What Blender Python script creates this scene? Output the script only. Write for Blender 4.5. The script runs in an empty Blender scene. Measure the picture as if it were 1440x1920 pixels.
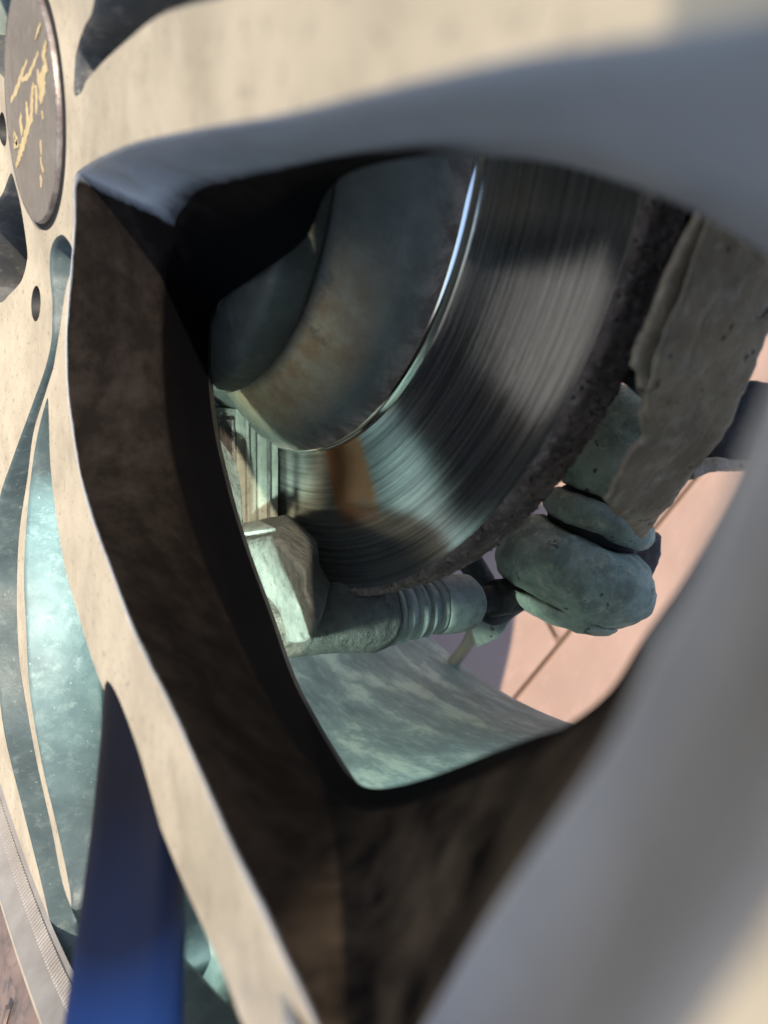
import bpy, bmesh, math, random
import numpy as np
from mathutils import Vector, Matrix, noise
from mathutils.geometry import delaunay_2d_cdt
random.seed(4)
SC = bpy.context.scene

# ------------------------------------------------------------------ frame
# everything is modelled in the wheel's own frame, in millimetres: origin on the hub
# axis at the wheel face, +X into the car, +Y/+Z in the wheel plane. W places it in the world.
PHI = math.radians(97)
HUBH = 0.345
W = Matrix.Translation((0, 0, HUBH)) @ Matrix.Rotation(-PHI, 4, 'X')

F = 1450.0
yaw, pitch, roll = .5963, -.0281, -.153
fv = np.array([math.sin(yaw)*math.cos(pitch), math.cos(yaw)*math.cos(pitch), math.sin(pitch)])
rv = np.cross(fv, [0, 0, 1]); rv /= np.linalg.norm(rv); uv = np.cross(rv, fv)
cr, sr = math.cos(roll), math.sin(roll)
rv, uv = cr*rv + sr*uv, -sr*rv + cr*uv
CAM = np.array([-54.94, -215.01, -114.05])

# ------------------------------------------------------------------ camera
cd = bpy.data.cameras.new('camera'); cam = bpy.data.objects.new('camera', cd)
SC.collection.objects.link(cam); SC.camera = cam
m = Matrix([[rv[0], uv[0], -fv[0], CAM[0]*.001], [rv[1], uv[1], -fv[1], CAM[1]*.001], [rv[2], uv[2], -fv[2], CAM[2]*.001], [0, 0, 0, 1]])
cam.matrix_world = W @ m
cd.sensor_fit = 'VERTICAL'; cd.sensor_height = 36; cd.sensor_width = 27
cd.lens = F/1920*36
cd.clip_start = .002; cd.clip_end = 400
cd.dof.use_dof = True; cd.dof.focus_distance = .262; cd.dof.aperture_fstop = cd.lens/2.15

# ------------------------------------------------------------------ world, sun
def wdir(v):
    return (W.to_3x3() @ Vector(v)).normalized()
sun_to = wdir((-.39, -.91, .14))
wd = bpy.data.worlds.new('World'); SC.world = wd; wd.use_nodes = True
nt = wd.node_tree; bg = nt.nodes['Background']
sky = nt.nodes.new('ShaderNodeTexSky'); sky.sky_type = 'NISHITA'; sky.sun_disc = False
sky.sun_elevation = math.asin(sun_to.z); sky.sun_rotation = math.atan2(sun_to.x, sun_to.y)
nt.links.new(sky.outputs[0], bg.inputs[0]); bg.inputs[1].default_value = .15
sl = bpy.data.lights.new('sun', 'SUN'); sl.energy = 4.4; sl.angle = math.radians(.6); sl.color = (1, .86, .67)
so = bpy.data.objects.new('sun', sl); SC.collection.objects.link(so)
so.rotation_euler = sun_to.to_track_quat('Z', 'Y').to_euler(); so.location = (0, 0, 3)
SC.view_settings.view_transform = 'Standard'; SC.view_settings.look = 'None'
SC.view_settings.exposure = 0.82; SC.view_settings.gamma = 1
SC.render.engine = 'CYCLES'
SC.cycles.use_denoising = True
SC.cycles.max_bounces = 8; SC.cycles.diffuse_bounces = 5; SC.cycles.glossy_bounces = 5
SC.cycles.sample_clamp_indirect = 4

# ------------------------------------------------------------------ helpers
def ray(px, py):
    return fv + rv*(px-720)/F - uv*(py-960)/F
def un(px, py, X):                       # the point of the plane X seen at a photo pixel
    d = ray(px, py); return CAM + d*(X-CAM[0])/d[0]
def at(px, py, depth):
    return CAM + ray(px, py)*depth
def cyl(px, py, R, far=False):           # the point of the cylinder r=R
    d = ray(px, py); a = d[1]**2+d[2]**2; b = CAM[1]*d[1]+CAM[2]*d[2]; c = CAM[1]**2+CAM[2]**2-R*R
    D = max(b*b-a*c, 0); t = (-b+(math.sqrt(D) if far else -math.sqrt(D)))/a
    return CAM+d*t
PROF = [(0, 0), (45, 0), (225, -23.5), (400, -46)]
def dish(r):
    return float(np.interp(r, [p[0] for p in PROF], [p[1] for p in PROF]))
def und(px, py):                         # the point of the dished wheel face
    d = ray(px, py); t = 5.0
    while t < 900:
        P = CAM+d*t
        if P[0]-dish(math.hypot(P[1], P[2])) >= 0: break
        t += .5
    a, b = t-.5, t
    for _ in range(20):
        t = (a+b)/2; P = CAM+d*t
        if P[0]-dish(math.hypot(P[1], P[2])) >= 0: b = t
        else: a = t
    return CAM+d*b
def pol(r, a, X=0):
    return np.array([X, r*math.cos(math.radians(a)), r*math.sin(math.radians(a))])

def tag(o, label=None, cat=None, group=None, kind=None):
    for k, v in (('label', label), ('category', cat), ('group', group), ('kind', kind)):
        if v: o[k] = v
    return o
def thing(name, base, label, cat, group=None):
    o = bpy.data.objects.new(name, None); SC.collection.objects.link(o)
    o.empty_display_size = .02
    b = Vector([c*.001 for c in base])
    o.matrix_world = W @ Matrix.Translation(b); o['_b'] = list(b)
    return tag(o, label, cat, group)
def link(name, me, mat, parent=None):
    o = bpy.data.objects.new(name, me); SC.collection.objects.link(o)
    if mat: me.materials.append(mat)
    if parent is None: o.matrix_world = W
    else:
        p = parent
        o.parent = p
        if '_b' in p.keys(): o.matrix_local = Matrix.Translation([-c for c in p['_b']])
    return o
def mesh(name, V, Fc, mat, parent=None, smooth=True, attr=None):
    me = bpy.data.meshes.new(name)
    me.from_pydata([tuple(float(c)*.001 for c in v) for v in V], [], [tuple(f) for f in Fc])
    bm = bmesh.new(); bm.from_mesh(me)
    bmesh.ops.recalc_face_normals(bm, faces=bm.faces); bm.to_mesh(me); bm.free()
    if smooth: me.shade_smooth()
    if attr is not None:
        a = me.attributes.new('grime_shade', 'FLOAT', 'POINT'); a.data.foreach_set('value', attr)
    me.update()
    return link(name, me, mat, parent)
def from_bm(name, bm, mat, parent=None, smooth=True, sharp=35):
    for v in bm.verts: v.co *= .001
    bmesh.ops.recalc_face_normals(bm, faces=bm.faces)
    if smooth:
        for f in bm.faces: f.smooth = True
        for e in bm.edges:
            if len(e.link_faces) == 2 and e.calc_face_angle(0) > math.radians(sharp): e.smooth = False
    me = bpy.data.meshes.new(name); bm.to_mesh(me); bm.free()
    return link(name, me, mat, parent)

def catmull(P, n, closed=True):
    P = [np.asarray(p, float) for p in P]; K = len(P); out = []
    segs = K if closed else K-1
    for i in range(segs):
        p = [P[(i-1) % K], P[i], P[(i+1) % K], P[(i+2) % K]] if closed else [P[max(i-1, 0)], P[i], P[i+1], P[min(i+2, K-1)]]
        # centripetal-ish: plain Catmull-Rom with tension
        for j in range(n):
            t = j/n; t2 = t*t; t3 = t2*t
            m1 = (p[2]-p[0])*.5; m2 = (p[3]-p[1])*.5
            L = np.linalg.norm(p[2]-p[1])*1.15+1e-9
            for mm in (m1, m2):
                l = np.linalg.norm(mm)
                if l > L: mm *= L/l
            out.append((2*t3-3*t2+1)*p[1]+(t3-2*t2+t)*m1+(-2*t3+3*t2)*p[2]+(t3-t2)*m2)
    if not closed: out.append(P[-1])
    return out
def loft(name, loops, mat, parent=None, closed=True, attr=None, smooth=True):
    V = [v for L in loops for v in L]; n = len(loops[0]); Fc = []
    for k in range(len(loops)-1):
        for i in range(n if closed else n-1):
            j = (i+1) % n
            Fc.append((k*n+i, k*n+j, (k+1)*n+j, (k+1)*n+i))
    return mesh(name, V, Fc, mat, parent, smooth, attr)
def revolve(name, prof, mat, parent=None, n=256, a0=0, a1=360, jit=None, cap=False):   # prof: (X, r), about the wheel axis
    full = abs(a1-a0) >= 360
    loops = []
    for X, r in prof:
        L = []
        for i in range(n if full else n+1):
            a = a0+(a1-a0)*i/n
            dx, dr = jit(X, r, a) if jit else (0, 0)
            L.append(pol(r+dr, a, X+dx))
        loops.append(L)
    return loft(name, loops, mat, parent, closed=full)
def lathe(name, base, axis, prof, mat, parent=None, n=48, wob=0, sx=1.0, seed=0):   # prof: (t, r) along an axis
    ax = Vector(axis).normalized(); a = ax.orthogonal().normalized(); b = ax.cross(a)
    loops = []
    for t, r in prof:
        L = []
        for i in range(n):
            th = 2*math.pi*i/n
            v = Vector(base)+ax*t+(a*math.cos(th)+b*math.sin(th)*sx)*r
            if wob:
                q = noise.noise_vector(v*.07+Vector((seed, 0, 0)))*wob+noise.noise_vector(v*.25+Vector((seed, 3, 0)))*wob*.4
                v = v+q
            L.append(v)
        loops.append(L)
    return loft(name, loops, mat, parent)
def densify(pr, k=5):
    o = []
    for i in range(len(pr)-1):
        for j in range(k):
            t = j/k; o.append((pr[i][0]*(1-t)+pr[i+1][0]*t, pr[i][1]*(1-t)+pr[i+1][1]*t))
    return o+[pr[-1]]
def slab(name, pts, depthvec, mat, parent=None, bev=.8, rough=0, cuts=0, seed=0, segs=2, sharp=50):   # a solid: outline pts, thickness along depthvec
    bm = bmesh.new(); dv = Vector(depthvec)
    a = [bm.verts.new(Vector(p)) for p in pts]; b = [bm.verts.new(Vector(p)+dv) for p in pts]
    bm.faces.new(a); bm.faces.new(b[::-1]); n = len(a)
    for i in range(n): bm.faces.new((a[i], a[(i+1) % n], b[(i+1) % n], b[i]))
    bmesh.ops.recalc_face_normals(bm, faces=bm.faces)
    if bev: bmesh.ops.bevel(bm, geom=list(bm.edges), offset=bev, segments=segs, profile=.6, affect='EDGES', clamp_overlap=True)
    if cuts:
        bmesh.ops.triangulate(bm, faces=[f for f in bm.faces if len(f.verts) > 4])
        for _ in range(cuts):
            es = [e for e in bm.edges if e.calc_length() > 2.2]
            if es: bmesh.ops.subdivide_edges(bm, edges=es, cuts=1, use_grid_fill=True)
            bmesh.ops.triangulate(bm, faces=bm.faces[:])
    if rough:
        bm.normal_update()
        for v in bm.verts:
            s = Vector((seed*7.3, seed*3.1, 0))
            h = noise.noise(v.co*.12+s)*rough+noise.noise(v.co*.4+s)*rough*.5+noise.noise(v.co*1.1+s)*rough*.22
            v.co += v.normal*h
    return from_bm(name, bm, mat, parent, sharp=sharp)
def boxpts(P, ey, ez):
    P = np.asarray(P, float); ey = np.asarray(ey, float); ez = np.asarray(ez, float)
    return [P, P+ey, P+ey+ez, P+ez]
def tube(name, pts, r, mat, parent=None, n=16, k=8, rf=None):
    C = [Vector(p) for p in catmull(pts, k, closed=False)]
    loops = []; up = Vector((0, 0, 1)); 
    for i, c in enumerate(C):
        t = (C[min(i+1, len(C)-1)]-C[max(i-1, 0)]).normalized()
        a = t.cross(up if abs(t.dot(up)) < .95 else Vector((0, 1, 0))).normalized(); b = t.cross(a)
        rr = r if rf is None else rf(i/(len(C)-1))
        loops.append([c+(a*math.cos(2*math.pi*j/n)+b*math.sin(2*math.pi*j/n))*rr for j in range(n)])
    V = [v for L in loops for v in L]; Fc = []
    for q in range(len(loops)-1):
        for i in range(n): Fc.append((q*n+i, q*n+(i+1) % n, (q+1)*n+(i+1) % n, (q+1)*n+i))
    Fc.append(tuple(range(n))); Fc.append(tuple((len(loops)-1)*n+i for i in range(n)))
    return mesh(name, V, Fc, mat, parent)

# ------------------------------------------------------------------ materials
def N(nt, t, **k):
    n = nt.nodes.new(t)
    for a, b in k.items():
        if a.startswith('i_'): n.inputs[a[2:].replace('_', ' ')].default_value = b
        else: setattr(n, a, b)
    return n
def base_mat(name):
    m = bpy.data.materials.new(name); m.use_nodes = True
    return m, m.node_tree, m.node_tree.nodes['Principled BSDF']
def ramp(nt, fac, stops, interp='LINEAR'):
    r = nt.nodes.new('ShaderNodeValToRGB'); r.color_ramp.interpolation = interp
    el = r.color_ramp.elements
    while len(el) < len(stops): el.new(.5)
    for e, (p, c) in zip(el, stops):
        e.position = p; e.color = (c, c, c, 1) if isinstance(c, (int, float)) else (*c, 1)
    nt.links.new(fac, r.inputs[0]); return r.outputs[0]
def mixc(nt, fac, a, b):
    m = nt.nodes.new('ShaderNodeMix'); m.data_type = 'RGBA'
    for s, v in ((0, fac), (6, a), (7, b)):
        if isinstance(v, bpy.types.NodeSocket): nt.links.new(v, m.inputs[s])
        elif s == 0: m.inputs[0].default_value = v
        else: m.inputs[s].default_value = (*v, 1)
    return m.outputs[2]
def noi(nt, scale, detail=5, rough=.6, dist=0, vec=None):
    n = N(nt, 'ShaderNodeTexNoise'); n.inputs['Scale'].default_value = scale; n.inputs['Detail'].default_value = detail
    n.inputs['Roughness'].default_value = rough; n.inputs['Distortion'].default_value = dist
    if vec is None:
        tc = nt.nodes.get('TC') or nt.nodes.new('ShaderNodeTexCoord'); tc.name = 'TC'; vec = tc.outputs['Object']
    nt.links.new(vec, n.inputs['Vector']); return n.outputs['Fac']
def dirty(name, c1, c2, c3=None, scale=60, rough=(.6, .9), metal=0, bump=.3, bscale=900, bdist=.0004, spots=None, spec=.5, coat=0, lo=.4, hi=.62):
    m, nt, b = base_mat(name)
    f = noi(nt, scale, 8, .65, .4)
    col = ramp(nt, f, [(lo, c1), (hi, c2)])
    if c3:
        f3 = noi(nt, scale*3.7, 6, .7); col = mixc(nt, ramp(nt, f3, [(.52, 0), (.68, 1)]), col, c3)
    if spots:
        sc, c, th = spots
        v = N(nt, 'ShaderNodeTexNoise'); v.inputs['Scale'].default_value = sc; v.inputs['Detail'].default_value = 2
        nt.links.new(nt.nodes['TC'].outputs['Object'], v.inputs['Vector'])
        col = mixc(nt, ramp(nt, v.outputs['Fac'], [(th, 0), (th+.04, 1)]), col, c)
    nt.links.new(col, b.inputs['Base Color'])
    rr = ramp(nt, noi(nt, scale*2.3, 4), [(.35, rough[0]), (.7, rough[1])]); nt.links.new(rr, b.inputs['Roughness'])
    b.inputs['Metallic'].default_value = metal; b.inputs['Specular IOR Level'].default_value = spec
    b.inputs['Coat Weight'].default_value = coat; b.inputs['Coat Roughness'].default_value = .2
    if bump:
        bu = N(nt, 'ShaderNodeBump'); bu.inputs['Strength'].default_value = bump; bu.inputs['Distance'].default_value = bdist
        h = N(nt, 'ShaderNodeMath', operation='ADD'); nt.links.new(noi(nt, bscale, 6, .7), h.inputs[0])
        h2 = N(nt, 'ShaderNodeMath', operation='MULTIPLY'); nt.links.new(noi(nt, bscale*.22, 4, .6), h2.inputs[0]); h2.inputs[1].default_value = 1.6
        nt.links.new(h2.outputs[0], h.inputs[1])
        nt.links.new(h.outputs[0], bu.inputs['Height']); nt.links.new(bu.outputs[0], b.inputs['Normal'])
    return m

M = {}
# silver wheel paint with road dirt; the 'grime_shade' attribute is brake dust on a wall, and near full the shadow painted black
def wheel_mat(name, paint, dirt, grime_c, speck=True, rough=(.38, .6), metal=.35, speckc=(.30, .24, .175), attr=True, th=.575):
    m, nt, b = base_mat(name)
    col = ramp(nt, noi(nt, 45, 6, .65, .3), [(.4, paint), (.65, dirt)])
    if speck:
        col = mixc(nt, ramp(nt, noi(nt, 520, 6, .75, .3), [(th, 0), (th+.07, .8)]), col, speckc)
    if attr:
        at_ = N(nt, 'ShaderNodeAttribute'); at_.attribute_name = 'grime_shade'
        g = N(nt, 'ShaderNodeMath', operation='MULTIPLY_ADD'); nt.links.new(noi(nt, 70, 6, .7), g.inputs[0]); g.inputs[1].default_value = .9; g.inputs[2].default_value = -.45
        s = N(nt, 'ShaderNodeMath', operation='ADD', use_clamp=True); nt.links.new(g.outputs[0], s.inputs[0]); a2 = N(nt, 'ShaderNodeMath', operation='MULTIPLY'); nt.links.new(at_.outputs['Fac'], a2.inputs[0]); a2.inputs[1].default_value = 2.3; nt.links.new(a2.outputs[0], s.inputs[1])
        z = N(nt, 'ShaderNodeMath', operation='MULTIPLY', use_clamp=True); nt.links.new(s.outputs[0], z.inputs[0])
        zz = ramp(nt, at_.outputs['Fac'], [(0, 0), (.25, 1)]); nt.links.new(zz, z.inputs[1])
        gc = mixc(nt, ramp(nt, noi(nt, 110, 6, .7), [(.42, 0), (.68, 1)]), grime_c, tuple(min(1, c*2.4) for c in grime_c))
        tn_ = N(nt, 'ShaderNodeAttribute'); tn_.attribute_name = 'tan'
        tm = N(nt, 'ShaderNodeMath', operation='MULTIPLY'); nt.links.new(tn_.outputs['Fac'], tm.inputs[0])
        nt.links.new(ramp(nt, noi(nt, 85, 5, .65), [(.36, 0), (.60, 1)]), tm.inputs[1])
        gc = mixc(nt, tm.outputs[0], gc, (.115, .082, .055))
        gc = mixc(nt, ramp(nt, at_.outputs['Fac'], [(.8, 0), (1, 1)]), gc, (.0022, .0022, .003))  # inner band: shadow painted black into the wall colour
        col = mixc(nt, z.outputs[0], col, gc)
        mt = N(nt, 'ShaderNodeMath', operation='MULTIPLY_ADD'); nt.links.new(z.outputs[0], mt.inputs[0]); mt.inputs[1].default_value = -metal; mt.inputs[2].default_value = metal
        nt.links.new(mt.outputs[0], b.inputs['Metallic'])
    else: b.inputs['Metallic'].default_value = metal
    nt.links.new(col, b.inputs['Base Color'])
    ro = ramp(nt, noi(nt, 150, 5), [(.35, rough[0]), (.7, rough[1])])
    if attr:
        sp = N(nt, 'ShaderNodeMath', operation='MULTIPLY_ADD'); nt.links.new(z.outputs[0], sp.inputs[0]); sp.inputs[1].default_value = -.46; sp.inputs[2].default_value = .5
        nt.links.new(sp.outputs[0], b.inputs['Specular IOR Level'])
    if attr: ro = mixc(nt, z.outputs[0], ro, (.85, .85, .85))
    nt.links.new(ro, b.inputs['Roughness'])
    bu = N(nt, 'ShaderNodeBump'); bu.inputs['Strength'].default_value = .25; bu.inputs['Distance'].default_value = .0003
    nt.links.new(noi(nt, 500, 6, .7), bu.inputs['Height']); nt.links.new(bu.outputs[0], b.inputs['Normal'])
    return m
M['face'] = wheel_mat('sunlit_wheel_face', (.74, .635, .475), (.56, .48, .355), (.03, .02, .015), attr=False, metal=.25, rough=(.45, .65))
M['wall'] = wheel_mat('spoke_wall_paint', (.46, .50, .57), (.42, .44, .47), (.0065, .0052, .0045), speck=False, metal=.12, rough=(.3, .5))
M['backdust'] = dirty('dusty_wheel_back', (.22, .22, .20), (.34, .33, .30), (.16, .14, .12), scale=50, rough=(.6, .8), bump=.3)
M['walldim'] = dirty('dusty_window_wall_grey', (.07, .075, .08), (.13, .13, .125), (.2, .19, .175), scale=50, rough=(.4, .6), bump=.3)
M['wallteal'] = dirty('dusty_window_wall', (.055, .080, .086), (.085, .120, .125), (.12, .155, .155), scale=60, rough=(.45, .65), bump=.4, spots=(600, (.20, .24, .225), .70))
M['lip'] = wheel_mat('rim_lip_paint', (.42, .40, .385), (.33, .31, .295), (.03, .02, .015), attr=False, metal=.3, speck=False)
M['barrel'] = dirty('dusty_barrel', (.22, .28, .275), (.34, .41, .39), (.52, .57, .52), scale=38, rough=(.5, .8), bump=.25, bscale=500, lo=.35, hi=.65)
def barrel_mat():
    m, nt, b = base_mat('dusty_barrel'); r, t, X = radial_nodes(nt)
    st = noi(nt, 1, 7, .65, .25, comb(nt, X, 55, t, 5.5))
    st2 = noi(nt, 1, 5, .7, .4, comb(nt, X, 260, t, 16))
    col = ramp(nt, st, [(.36, (.14, .18, .172)), (.52, (.22, .27, .25)), (.62, (.44, .49, .41))])
    col = mixc(nt, ramp(nt, st2, [(.5, 0), (.72, .55)]), col, (.42, .48, .44))
    nt.links.new(col, b.inputs['Base Color']); b.inputs['Roughness'].default_value = .6
    bu = N(nt, 'ShaderNodeBump'); bu.inputs['Strength'].default_value = .3; bu.inputs['Distance'].default_value = .0004
    nt.links.new(st2, bu.inputs['Height']); nt.links.new(bu.outputs[0], b.inputs['Normal'])
    return m
M['cap'] = dirty('cap_enamel', (.20, .175, .15), (.24, .21, .18), (.28, .25, .21), scale=80, rough=(.35, .5), bump=.06, spots=(1300, (.5, .45, .38), .72), coat=.3)
M['gold'] = dirty('worn_gold', (.60, .45, .22), (.70, .56, .32), scale=300, rough=(.4, .6), bump=.1)
M['bead2'] = dirty('scuffed_bead', (.16, .13, .13), (.3, .27, .25), scale=260, rough=(.3, .5), metal=.4, bump=.4)
M['black'] = dirty('black_rubber', (.008, .008, .009), (.015, .014, .014), scale=60, rough=(.6, .8), bump=.2)
M['chrome'] = dirty('bright_rim', (.5, .47, .44), (.25, .22, .2), scale=200, rough=(.2, .5), metal=.8, bump=.4)
M['cast'] = dirty('dusty_cast_iron', (.062, .067, .055), (.105, .110, .092), (.038, .038, .032), scale=70, rough=(.7, .95), bump=1.0, bscale=300, bdist=.0016, spots=(420, (.10, .095, .08), .66))
M['pad'] = dirty('pale_pad_edge', (.155, .165, .13), (.21, .22, .18), (.11, .115, .095), scale=90, rough=(.7, .9), bump=.5, bscale=500, bdist=.0006)
M['boot'] = dirty('dusty_rubber_boot', (.18, .205, .18), (.26, .29, .255), (.12, .135, .115), scale=90, rough=(.6, .85), bump=.25, bscale=500)
M['ball'] = dirty('dusty_ball_joint', (.20, .24, .185), (.40, .45, .36), (.50, .50, .37), scale=64, rough=(.65, .9), bump=.55, bscale=600, bdist=.0009, spots=(200, (.11, .13, .105), .66))
M['shield'] = dirty('corroded_shield', (.28, .22, .155), (.46, .37, .265), (.50, .44, .36), scale=45, rough=(.7, .95), bump=.9, bscale=330, bdist=.0013, spots=(230, (.07, .055, .042), .67))
M['dark'] = dirty('dark_underbody', (.012, .011, .011), (.03, .027, .025), (.06, .055, .05), scale=60, rough=(.7, .9), bump=.5)
M['dark2'] = dirty('brown_grimy_metal', (.07, .055, .05), (.13, .105, .095), (.18, .15, .13), scale=60, rough=(.7, .9), bump=.7, bdist=.001)
M['tyre'] = dirty('dusty_tyre', (.16, .12, .11), (.26, .19, .17), (.10, .09, .09), scale=25, rough=(.7, .9), bump=.4, bscale=400)
M['edge'] = dirty('rusty_disc_edge', (.08, .055, .045), (.17, .125, .105), (.28, .225, .19), scale=110, rough=(.75, .95), bump=1.0, bscale=500, bdist=.0012, spots=(500, (.012, .009, .008), .62))
M['torch'] = dirty('anodised_torch', (.004, .009, .032), (.006, .013, .05), scale=40, rough=(.45, .5), metal=.0, bump=0, spec=.2)
M['hose'] = dirty('tan_hose', (.30, .22, .16), (.22, .2, .17), scale=60, rough=(.5, .8), bump=.2)
M['ground'] = None


def radial_nodes(nt):
    tc = nt.nodes.new('ShaderNodeTexCoord'); tc.name = 'TC'
    s = N(nt, 'ShaderNodeSeparateXYZ'); nt.links.new(tc.outputs['Object'], s.inputs[0])
    c = N(nt, 'ShaderNodeCombineXYZ'); nt.links.new(s.outputs['Y'], c.inputs[0]); nt.links.new(s.outputs['Z'], c.inputs[1])
    l = N(nt, 'ShaderNodeVectorMath', operation='LENGTH'); nt.links.new(c.outputs[0], l.inputs[0])
    t = N(nt, 'ShaderNodeMath', operation='ARCTAN2'); nt.links.new(s.outputs['Z'], t.inputs[0]); nt.links.new(s.outputs['Y'], t.inputs[1])
    return l.outputs['Value'], t.outputs[0], s.outputs['X']
def comb(nt, a, ka, b, kb, c=None, kc=1):
    o = N(nt, 'ShaderNodeCombineXYZ')
    for i, (s, k) in enumerate(((a, ka), (b, kb), (c, kc))):
        if s is None: continue
        mm = N(nt, 'ShaderNodeMath', operation='MULTIPLY'); nt.links.new(s, mm.inputs[0]); mm.inputs[1].default_value = k
        nt.links.new(mm.outputs[0], o.inputs[i])
    return o.outputs[0]
def disc_mat():
    m, nt, b = base_mat('polished_disc')
    r, t, X = radial_nodes(nt)
    fine = noi(nt, 1, 3, .6, 0, comb(nt, r, 3800, t, 1.5))
    broad = noi(nt, 1, 4, .6, 0, comb(nt, r, 900, t, 1.2))
    streak = noi(nt, 1, 5, .8, 0, comb(nt, r, 2300, t, 4.5))
    col = ramp(nt, broad, [(.35, (.30, .305, .295)), (.62, (.60, .60, .58))])
    col = mixc(nt, ramp(nt, streak, [(.585, 0), (.66, 1)]), col, (.95, .93, .86))
    col = mixc(nt, ramp(nt, streak, [(.34, .8), (.42, 0)]), col, (.09, .085, .08))
    # worn lip: rust at the rim of the friction ring
    mr = N(nt, 'ShaderNodeMath', operation='MULTIPLY_ADD'); nt.links.new(noi(nt, 260, 5, .7), mr.inputs[0]); mr.inputs[1].default_value = .003; nt.links.new(r, mr.inputs[2])
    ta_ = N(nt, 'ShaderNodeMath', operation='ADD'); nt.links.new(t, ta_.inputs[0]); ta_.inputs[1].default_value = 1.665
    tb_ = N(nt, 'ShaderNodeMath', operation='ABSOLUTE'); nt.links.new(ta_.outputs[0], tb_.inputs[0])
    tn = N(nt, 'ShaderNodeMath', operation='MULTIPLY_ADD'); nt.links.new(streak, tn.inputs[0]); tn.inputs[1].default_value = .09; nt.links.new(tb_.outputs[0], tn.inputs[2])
    orange_refl = ramp(nt, tn.outputs[0], [(.135, 1), (.165, 0)])
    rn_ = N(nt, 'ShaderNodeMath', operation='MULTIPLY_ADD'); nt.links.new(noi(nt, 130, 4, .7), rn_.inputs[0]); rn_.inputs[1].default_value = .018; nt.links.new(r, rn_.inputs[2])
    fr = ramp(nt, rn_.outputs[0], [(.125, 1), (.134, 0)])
    fm = N(nt, 'ShaderNodeMath', operation='MULTIPLY'); nt.links.new(orange_refl, fm.inputs[0]); nt.links.new(fr, fm.inputs[1])
    col = mixc(nt, fm.outputs[0], col, (.75, .36, .18))  # orange reflection painted into the disc colour
    edge = ramp(nt, mr.outputs[0], [(.1455, 0), (.1466, 1)])
    col = mixc(nt, edge, col, (.05, .036, .03))
    nt.links.new(col, b.inputs['Base Color'])
    mm = N(nt, 'ShaderNodeMath', operation='MULTIPLY_ADD'); nt.links.new(edge, mm.inputs[0]); mm.inputs[1].default_value = -.9; mm.inputs[2].default_value = .93
    nt.links.new(mm.outputs[0], b.inputs['Metallic'])
    rr = ramp(nt, broad, [(.3, .07), (.7, .17)])
    mx = N(nt, 'ShaderNodeMath', operation='MAXIMUM'); nt.links.new(rr, mx.inputs[0])
    e8 = N(nt, 'ShaderNodeMath', operation='MULTIPLY'); nt.links.new(edge, e8.inputs[0]); e8.inputs[1].default_value = .85
    nt.links.new(e8.outputs[0], mx.inputs[1]); nt.links.new(mx.outputs[0], b.inputs['Roughness'])
    bu = N(nt, 'ShaderNodeBump'); bu.inputs['Strength'].default_value = .4; bu.inputs['Distance'].default_value = .00005
    ad = N(nt, 'ShaderNodeMath', operation='ADD'); nt.links.new(fine, ad.inputs[0]); nt.links.new(streak, ad.inputs[1])
    nt.links.new(ad.outputs[0], bu.inputs['Height']); nt.links.new(bu.outputs[0], b.inputs['Normal'])
    return m
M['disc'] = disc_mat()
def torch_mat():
    m, nt, b = base_mat('torch_painted_sheen'); tc = N(nt, 'ShaderNodeTexCoord')
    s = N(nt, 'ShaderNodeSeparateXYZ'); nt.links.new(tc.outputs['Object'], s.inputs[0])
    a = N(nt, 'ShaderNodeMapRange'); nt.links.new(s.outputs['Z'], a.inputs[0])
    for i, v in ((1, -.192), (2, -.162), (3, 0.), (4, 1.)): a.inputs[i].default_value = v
    nt.links.new(ramp(nt, a.outputs[0], [(0, (.02, .09, .42)), (.18, (.012, .045, .20)), (.5, (.006, .011, .035)), (1, (.004, .005, .011))]), b.inputs['Base Color'])  # blue sheen at the tail is painted into the base colour
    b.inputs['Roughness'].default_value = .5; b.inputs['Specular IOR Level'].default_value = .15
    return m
M['torch'] = torch_mat()
M['barrel'] = barrel_mat()
M['boss'] = dirty('dull_boss', (.036, .040, .031), (.060, .065, .051), (.085, .088, .068), scale=50, rough=(.5, .7), bump=.3)
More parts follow.
